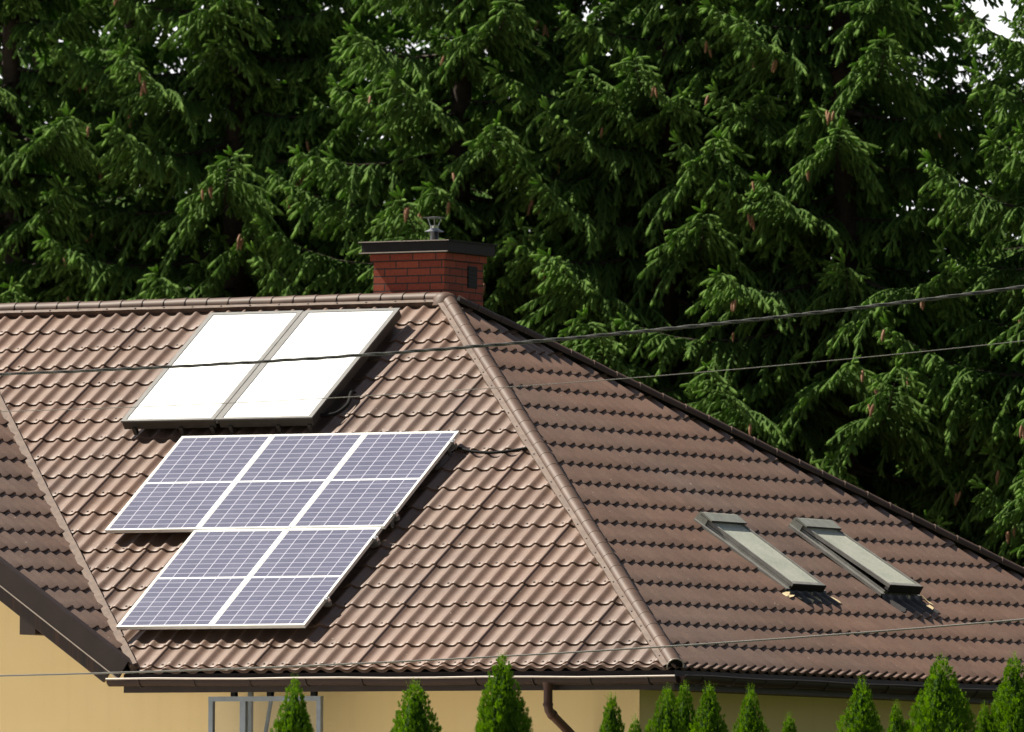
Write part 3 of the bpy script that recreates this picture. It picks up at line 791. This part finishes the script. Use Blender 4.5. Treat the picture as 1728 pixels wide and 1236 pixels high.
def spruce_data(seed, H, Rmax, zmin=1.6):
    rng = np.random.default_rng(seed)
    limbs = []; SP = []; SD = []; SL = []; ST = []; SR = []; tA = []; tB = []; tips = []
    z = zmin; nb_ = 0; azo = rng.uniform(0, 6.28)
    branches = []
    while z < H - .4:
        low = z < 3.2
        k = rng.integers(5, 7) if not low else 4
        azo += rng.uniform(.4, 1.2)
        for i in range(k): branches.append((z + rng.uniform(-.1, .1), azo + 6.283 * i / k + rng.uniform(-.25, .25), rng.uniform(.72, 1.15)))
        if not low:
            for i in range(2): branches.append((z + rng.uniform(.12, .38), rng.uniform(0, 6.28), rng.uniform(.5, .9)))
            for i in range(4): branches.append((z + rng.uniform(.05, .45), azo + rng.uniform(0, 6.28), rng.uniform(.25, .42)))
        z += rng.uniform(.46, .62) * (1.5 if low else 1)
    for (bz, az, ls) in branches:
        top = (H - bz) / H
        Lb = ls * min(Rmax, .35 + (H - bz) * .235) * (1 if bz > 2.5 else .8)
        droop = .12 + .42 * min(1, top * 1.25) + rng.uniform(-.1, .12); lift = .18 + .34 * min(1, top * 1.2) + rng.uniform(-.08, .1)
        nseg = 14; t = np.linspace(0, 1, nseg)
        bend = rng.uniform(-.22, .22)
        aa = az + bend * t
        rr = Lb * t * (1 - .07 * t)
        zz = bz + Lb * (.12 * (1 - top) * t - droop * t + lift * t ** 2.4)
        axis = np.stack([np.cos(aa) * rr, np.sin(aa) * rr, zz], 1)
        limbs.append((axis, .013 + .011 * Lb))
        # secondaries
        sp_ = .052
        m = int(Lb * .86 / sp_)
        if m < 3: m = 3
        tt = np.linspace(.14, .985, m) + rng.uniform(-.012, .012, m)
        tt = np.clip(tt, .05, .99)
        idx = tt * (nseg - 1); i0 = np.minimum(idx.astype(int), nseg - 2); fr = (idx - i0)[:, None]
        base = axis[i0] * (1 - fr) + axis[i0 + 1] * fr; fwd = norm(axis[i0 + 1] - axis[i0])
        side = norm(np.cross(fwd, np.array([0, 0, 1.]))) * np.where(np.arange(m) % 2 == 0, 1, -1)[:, None]
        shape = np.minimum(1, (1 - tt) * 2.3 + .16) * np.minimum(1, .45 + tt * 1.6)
        l2 = np.clip(.30 * Lb, .16, .78) * shape * rng.uniform(.6, 1.25, m)
        ang = np.radians(rng.uniform(38, 66, m))[:, None]
        d2 = norm(fwd * np.cos(ang) + side * np.sin(ang) + np.array([0, 0, 1.]) * rng.uniform(-.15, .12, (m, 1)))
        dr = rng.uniform(.35, 1.0, m) * (.45 + .6 * min(1, top * 1.4)) * np.clip(1.25 - tt * .55, .5, 1.2)
        dens = .050
        for q in range(m):
            n3 = max(2, int(l2[q] / dens)); s = (np.arange(n3) + .7) / n3
            pts = base[q] + d2[q] * (s * l2[q])[:, None] + np.array([0, 0, -1.]) * (dr[q] * l2[q] * s ** 2)[:, None]
            tng = norm(d2[q] * l2[q] + np.array([0, 0, -1.]) * (2 * dr[q] * l2[q] * s)[:, None])
            sd = norm(np.cross(tng, np.array([0, 0, 1.]))) * np.where((np.arange(n3) + q) % 2 == 0, 1, -1)[:, None]
            an = np.radians(rng.uniform(25, 58, n3))[:, None]
            d3 = norm(tng * np.cos(an) + sd * np.sin(an) + np.array([0, 0, -1.]) * rng.uniform(.4, 1.5, (n3, 1)))
            l3 = rng.uniform(.10, .20, n3) * (1.1 - .35 * s)
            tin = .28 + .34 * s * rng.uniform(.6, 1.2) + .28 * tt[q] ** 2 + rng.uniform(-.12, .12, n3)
            SP.append(pts); SD.append(d3); SL.append(l3); ST.append(tin); SR.append(np.full(n3, .029))
            # the secondary itself, needled, ending in a bright terminal shoot
            allp = np.concatenate([base[q][None], pts]); seg = allp[1:] - allp[:-1]; ln = np.linalg.norm(seg, axis=1)
            SP.append(allp[:-1]); SD.append(norm(seg)); SL.append(ln * 1.1); ST.append(np.full(n3, .3) + .3 * s); SR.append(np.full(n3, .025))
            SP.append(pts[-1:]); SD.append(tng[-1:]); SL.append(rng.uniform(.09, .16, 1)); ST.append(np.array([.85])); SR.append(np.array([.031]))
            tA.append(allp[:-1]); tB.append(allp[1:])
            if tt[q] > .45 and rng.random() < .4: tips.append((pts[-1], bz))
        # leader shoots at the branch end
        ed = norm(axis[-1] - axis[-2])
        for q in range(5):
            dd = norm(ed + rng.normal(size=3) * .45); SP.append(axis[-1][None]); SD.append(dd[None]); SL.append(rng.uniform(.12, .2, 1)); ST.append(np.array([.95])); SR.append(np.array([.026]))
    # leader
    for q in range(12):
        SP.append(np.array([[0, 0, H - .05 * q]])); dd = norm(np.array([rng.normal() * .5, rng.normal() * .5, .8])); SD.append(dd[None]); SL.append(np.array([.2])); ST.append(np.array([.8])); SR.append(np.array([.025]))
    P, D, L, R, Tn = map(np.concatenate, (SP, SD, SL, SR, ST))
    Tn = np.clip(Tn, 0, 1)
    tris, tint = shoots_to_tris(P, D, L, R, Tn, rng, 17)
    tw = thin_tube_tris(np.concatenate(tA), np.concatenate(tB), .004, .003)
    mids = np.concatenate([np.zeros(len(tris)), np.ones(len(tw))]); tint = np.concatenate([tint, np.zeros(len(tw))]); tris = np.concatenate([tris, tw])
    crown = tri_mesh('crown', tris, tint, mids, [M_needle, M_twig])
    mb = MB()
    zt = np.linspace(0, H, 16)
    mb.tube([(.04 * math.sin(zz_ * .9), .04 * math.cos(zz_ * .7), zz_) for zz_ in zt], [.012 + .24 * (1 - zz_ / H) ** .9 for zz_ in zt], 12)
    for axis, r in limbs:
        k = axis[::2]; mb.tube([tuple(p) for p in k], [r * (1 - .85 * i / (len(k) - 1)) for i in range(len(k))], 5, caps=False)
    trunk = mb.mesh('trunk', [M_bark], z=0)
    return dict(crown=crown, trunk=trunk, tips=tips, rng=rng, H=H, n=len(P))

def cone_mesh():
    mb = MB(); vs = []; n = 10; R = 15; L = .145
    for i in range(R + 1):
        s = i / R; r = .0195 * (math.sin(math.pi * min(1, .06 + s * .97)) ** .55) * (1 - .25 * s)
        for k in range(n):
            a = 2 * math.pi * (k + .5 * (i % 2)) / n; rr = r * (1.14 if (k + i) % 2 == 0 else .9)
            vs.append((rr * math.cos(a), rr * math.sin(a), -L * s))
    mb.add(vs, [(i * n + k, (i + 1) * n + k, (i + 1) * n + (k + 1) % n, i * n + (k + 1) % n) for i in range(R) for k in range(n)], 0)
    return mb.mesh('cone', [M_cone], z=0)
CONE = cone_mesh()

VAR = [spruce_data(21, 17.5, 2.7), spruce_data(22, 16.5, 2.5), spruce_data(23, 18.5, 2.9)]
def spruce(var, loc, rz, scale, label, cones=26):
    d = VAR[var]; rr = random.Random(label)
    t = thing('spruce_tree', loc, label, 'spruce tree', 'spruce trees growing behind the house')
    t.rotation_euler.z = rz; t.scale = (scale,) * 3
    for nm in ('trunk', 'crown'):
        o = bpy.data.objects.new(nm, d[nm]); COL.objects.link(o); o.parent = t
    tv = (Vector(CAM) - Vector(loc)); az = math.atan2(tv.y, tv.x) - rz
    cand = [p for p, bz in d['tips'] if bz > 4.5 and math.cos(math.atan2(p[1], p[0]) - az) > .1 and math.hypot(p[0], p[1]) > .9]
    rr.shuffle(cand); n = 0
    for p in cand:
        if n >= cones: break
        for k in range(rr.choice((1, 1, 2, 3))):
            o = bpy.data.objects.new('cone', CONE); COL.objects.link(o); o.parent = t
            o.location = (p[0] * 1.02 + .07 * math.cos(az) + rr.uniform(-.06, .06), p[1] * 1.02 + .07 * math.sin(az) + rr.uniform(-.06, .06), p[2] - rr.uniform(0.0, .07)); o.rotation_euler = (rr.uniform(-.3, .3), rr.uniform(-.3, .3), rr.uniform(0, 6)); o.scale = (rr.uniform(.75, 1.1),) * 3; n += 1
    return t
def gpos(row, x):
    """foot of a tree of the row standing 'row' metres north of the house front, seen in column x"""
    d = f_ * FPX + r_ * (x - 864); k = (row - CAM.y) / d.y
    return Vector((CAM.x + d.x * k, row, 0))
TREES = [  # variant, row, px column, rotation, scale, label
    (0, 17.4, 20, .3, .98, 'spruce at the left edge of the photo, its crown cut by the frame', 56),
    (2, 17.9, 400, 1.9, 1.0, 'spruce with a bright sunlit crown above the two white collectors', 56),
    (1, 17.2, 775, 4.0, 1.03, 'spruce standing straight behind the brick chimney', 56),
    (0, 17.7, 1130, 2.2, 1.0, 'spruce standing just right of the chimney behind the long back hip', 56),
    (2, 17.6, 1420, 5.2, .96, 'tall dark spruce above the two skylights, left of the bright sky gap', 56),
    (1, 17.3, 1885, .9, 1.0, 'spruce at the right edge of the photo, right of the bright sky gap', 56),
    (1, 21.6, 210, 2.7, .94, 'darker spruce in the second row, between the two leftmost spruces', 8),
    (0, 22.0, 590, .8, .92, 'darker spruce in the second row, left of the chimney', 8),
    (2, 21.5, 960, 3.4, .92, 'darker spruce in the second row, right of the chimney', 8),
    (1, 21.8, 1300, 5.6, .93, 'darker spruce in the second row, high above the two skylights to their left', 8),
    (2, 26.0, 60, 1.1, .90, 'shadowed spruce in the rear row, behind the left edge spruces', 0),
    (0, 26.3, 480, 4.9, .86, 'shadowed spruce in the rear row, behind the white collectors', 0),
    (1, 26.0, 800, 2.0, .95, 'shadowed spruce in the rear row, behind the chimney spruce', 0),
    (2, 26.4, 1150, .2, .88, 'shadowed spruce in the rear row, behind the top of the hip end', 0),
    (0, 26.1, 1420, 3.8, .84, 'shadowed spruce in the rear row, left of the bright sky gap', 0),
    (1, 26.6, 1690, 5.1, .70, 'shadowed spruce in the rear row, at the right edge', 0),
    (1, 21.4, 1745, 3.1, .74, 'shorter spruce in the second row, at the right edge under the bright sky gap', 4),
    (0, 22.4, 1605, 4.4, .72, 'shorter spruce in the second row, standing under the bright sky gap', 4),
]
for (v, row, x, rz, s, lb, nc) in TREES: spruce(v, gpos(row, x), rz, s, lb, nc)

# thuja hedge in front of the house
def thuja_mesh(seed, H, R):
    rng = np.random.default_rng(seed); N = 20000
    z = H * (1 - rng.random(N) ** .62 * .98); z = np.clip(z, .05, H)
    top = (H - z)
    prof = R * np.clip((top / (H * .42)) ** .62, 0, 1) + .012
    az = rng.uniform(0, 6.283, N)
    lump = 1 + .16 * np.sin(az * 3 + z * 4.1 + seed) + .12 * np.sin(az * 5 - z * 7 + seed * 2)
    rr = prof * lump * rng.uniform(.35, 1.0, N) ** .35
    P = np.stack([np.cos(az) * rr, np.sin(az) * rr, z - .05], 1)
    out = np.stack([np.cos(az), np.sin(az), np.zeros(N)], 1)
    lean = np.clip(.55 - .35 * (z / H), .12, .6)[:, None]
    D = norm(out * lean * rng.uniform(.5, 1.5, (N, 1)) + np.array([0, 0, 1.]) * 1. + rng.normal(size=(N, 3)) * .16)
    L = rng.uniform(.05, .10, N) * np.clip(top / .5, .55, 1)
    a, b = perp(D); th = rng.uniform(0, 6.283, N)[:, None]; S = a * np.cos(th) + b * np.sin(th)
    tris = []; tin = []
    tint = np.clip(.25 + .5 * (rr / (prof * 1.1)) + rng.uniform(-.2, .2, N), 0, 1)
    for k, (s0, an, ln) in enumerate(((0, 0, 1), (.12, .5, .62), (.12, -.5, .62), (.3, .55, .52), (.3, -.55, .52), (.5, .5, .4), (.5, -.5, .4), (.68, .4, .28), (.68, -.4, .28))):
        p = P + D * (L * s0)[:, None]; d = norm(D * math.cos(an) + S * math.sin(an)); e = p + d * (L * ln)[:, None] + rng.normal(size=(N, 3)) * .004
        w = norm(np.cross(d, np.cross(D, S)) + rng.normal(size=(N, 3)) * .4) * (.0040 if k else .0036)
        m_ = p + d * (L * ln * .55)[:, None]
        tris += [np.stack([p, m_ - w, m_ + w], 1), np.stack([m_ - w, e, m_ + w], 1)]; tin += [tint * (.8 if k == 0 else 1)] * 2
    # thin wispy leaders at the top
    nw = 70; zt_ = H - rng.random(nw) ** 1.5 * .5; rw = .02 + .35 * np.clip((H - zt_), 0, .5) * rng.random(nw); aw = rng.uniform(0, 6.283, nw)
    Pw = np.stack([np.cos(aw) * rw, np.sin(aw) * rw, zt_ - .1], 1); Dw = norm(np.array([0, 0, 1.]) + rng.normal(size=(nw, 3)) * .16)
    for q in range(9):
        s0 = q / 9; p_ = Pw + Dw * (.15 * s0); d_ = norm(Dw + rng.normal(size=(nw, 3)) * .5); e_ = p_ + d_ * (.035 * (1.2 - s0)); w_ = norm(rng.normal(size=(nw, 3))) * .0035
        tris.append(np.stack([p_ - w_, e_, p_ + w_], 1)); tin.append(np.full(nw, .85))
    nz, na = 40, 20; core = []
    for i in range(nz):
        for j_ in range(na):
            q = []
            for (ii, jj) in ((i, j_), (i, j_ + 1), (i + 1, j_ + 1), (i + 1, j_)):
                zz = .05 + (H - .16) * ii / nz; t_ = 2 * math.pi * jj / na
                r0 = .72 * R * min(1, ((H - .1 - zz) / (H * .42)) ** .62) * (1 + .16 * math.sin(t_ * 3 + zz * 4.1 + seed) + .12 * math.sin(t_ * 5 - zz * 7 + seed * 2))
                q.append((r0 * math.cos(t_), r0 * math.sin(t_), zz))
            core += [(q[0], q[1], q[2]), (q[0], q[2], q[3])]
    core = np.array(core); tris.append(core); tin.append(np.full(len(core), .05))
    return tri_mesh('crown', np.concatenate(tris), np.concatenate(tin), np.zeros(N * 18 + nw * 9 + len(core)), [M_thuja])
TH = [thuja_mesh(s, 4.0, R) for s, R in ((1, .36), (2, .43), (3, .33), (4, .40))]
stem_mb = MB(); stem_mb.tube([(0, 0, 0), (.01, 0, 1.2), (0, .01, 2.6), (0, 0, 3.8)], [.05, .04, .025, .005], 8); STEM = stem_mb.mesh('stem', [M_bark], z=0)
THUJAS = [  # px tip x, tip y, variant, width factor, distance, label
    (497, 1143, 0, .95, 93, 'slim green thuja in front of the grey framed window'),
    (700, 1149, 1, 1.12, 93.2, 'broad green thuja between the grey framed window and the tall thuja by the downspout'),
    (848, 1103, 0, 1.12, 93, 'tall dense green thuja standing left of the downspout'),
    (1033, 1172, 2, .85, 93.4, 'slim thuja below the foot of the hip, right of the downspout'),
    (1073, 1210, 2, .7, 93.8, 'very low thuja tip between the two thujas under the hip foot'),
    (1126, 1158, 1, .9, 93.5, 'left leader of the twin tipped thuja right of the wall corner'),
    (1154, 1154, 2, .85, 94.1, 'right leader of the twin tipped thuja right of the wall corner'),
    (1197, 1156, 2, 1.0, 93.8, 'pointed thuja just right of the twin tipped thuja'),
    (1266, 1160, 3, .82, 94.2, 'thuja standing before the thin pale conduit on the shaded wall'),
    (1332, 1206, 2, .8, 94.0, 'short thuja tip standing alone before the shaded wall'),
    (1455, 1146, 3, 1.0, 94.6, 'full thuja at the left of the right hand thuja cluster'),
    (1512, 1186, 2, .75, 94.9, 'small thuja squeezed between two larger thujas on the right'),
    (1588, 1108, 1, 1.22, 94.8, 'tallest and broadest thuja below the opened skylight'),
    (1662, 1188, 2, .75, 95.2, 'small thuja between the tallest thuja and the right edge'),
    (1712, 1105, 3, 1.1, 95.2, 'tall thuja cut by the right edge of the photo'),
]
for i, (x, y, v, w, D, lb) in enumerate(THUJAS):
    tip = px(D, x, y); H = tip.z
    t = thing('thuja', (tip.x, tip.y, 0), lb, 'thuja', 'thuja shrubs in front of the house')
    t.scale = (w * .9, w * .9, H / 4.0); t.rotation_euler.z = i * 1.37
    for nm, me in (('crown', TH[v]), ('stem', STEM)):
        o = bpy.data.objects.new(nm, me); COL.objects.link(o); o.parent = t

# ------------------------------------------------------------------ ground
def ground_material():
    m, nt, b = new_mat('dry_lawn_ground'); setp(b, rough=.95, spec=.1)
    r = ramp(nt, noise(nt, .35, 8).outputs['Fac'], [(.3, (.035, .055, .018)), (.55, (.06, .075, .028)), (.75, (.11, .10, .055))])
    nt.links.new(r.outputs['Color'], b.inputs['Base Color'])
    return m
mb = MB(); S = 900; mb.add([(-S, -S, 0), (S, -S, 0), (S, S, 0), (-S, S, 0)], [(0, 1, 2, 3)])
g = mb.build('ground', ground_material(), z=0); g['kind'] = 'structure'
def bounce_paving_material():
    m, nt, b = new_mat('pale_bounce_yard'); setp(b, rough=.9, spec=.2)
    r = ramp(nt, noise(nt, 1.2, 8).outputs['Fac'], [(.3, (.58, .55, .50)), (.7, (.70, .67, .61))])
    nt.links.new(r.outputs['Color'], b.inputs['Base Color'])
    return m
mb = MB(); mb.box(WORLD, (-40, -.9), (-34, .5), (.004 - .2, .004)); g = mb.build('bounce_paving', bounce_paving_material(), z=0); g['kind'] = 'structure'  # unseen slab, kept pale and large to bounce sunlight onto the front wall

# ------------------------------------------------------------------ light and sky
SUN = Vector((-1, -.14, 1.30)).normalized()        # towards the sun
el = math.asin(SUN.z); 
ld = bpy.data.lights.new('sun', 'SUN'); ld.energy = 5.0; ld.angle = math.radians(.53); ld.color = (1, .92, .79)
lo = bpy.data.objects.new('sun', ld); COL.objects.link(lo); lo.rotation_euler = SUN.to_track_quat('Z', 'Y').to_euler(); lo.location = (-30, 0, 60)
w = bpy.data.worlds.new('World'); sc.world = w; w.use_nodes = True; nt = w.node_tree
bg = nt.nodes['Background']; sky = nt.nodes.new('ShaderNodeTexSky'); sky.sky_type = 'NISHITA'; sky.sun_disc = False
sky.sun_elevation = el; sky.sun_rotation = math.atan2(SUN.x, SUN.y); sky.altitude = 200; sky.dust_density = 1.5
tc = nt.nodes.new('ShaderNodeTexCoord')
n = noise(nt, 2.6, 6, vec=tc.outputs['Generated'])
cl_ = ramp(nt, n.outputs['Fac'], [(.38, (0, 0, 0)), (.58, (1, 1, 1))])
sz = nt.nodes.new('ShaderNodeSeparateXYZ'); nt.links.new(tc.outputs['Generated'], sz.inputs[0])
cc = ramp(nt, sz.outputs['Z'], [(0., (17, 17, 17.4)), (.14, (15, 15, 15.4)), (.4, (5, 5.1, 5.4)), (1., (3.3, 3.4, 3.7))])
dt = nt.nodes.new('ShaderNodeVectorMath'); dt.operation = 'DOT_PRODUCT'; nt.links.new(tc.outputs['Generated'], dt.inputs[0]); dt.inputs[1].default_value = (-.85, .52, .1)
side = ramp(nt, dt.outputs['Value'], [(0., (.16, .16, .17)), (.55, (1, 1, 1))])
mr = nt.nodes.new('ShaderNodeMapRange'); mr.inputs['From Min'].default_value = -1; nt.links.new(dt.outputs['Value'], mr.inputs['Value'])
side.color_ramp.elements[0].position = .3; side.color_ramp.elements[1].position = .8; nt.links.new(mr.outputs['Result'], side.inputs['Fac'])
cc2 = mixc(nt, 1., cc.outputs['Color'], side.outputs['Color'], 'MULTIPLY')
c = mixc(nt, cl_.outputs['Color'], sky.outputs['Color'], cc2)
nt.links.new(c, bg.inputs['Color']); bg.inputs['Strength'].default_value = .05
vs_ = sc.view_settings; vs_.view_transform = 'Standard'; vs_.look = 'None'; vs_.exposure = .9; vs_.gamma = 1
sc.cycles.max_bounces = 8; sc.cycles.transparent_max_bounces = 8; sc.cycles.sample_clamp_indirect = 8
sc.cycles.use_denoising = True
sc.render.film_transparent = False
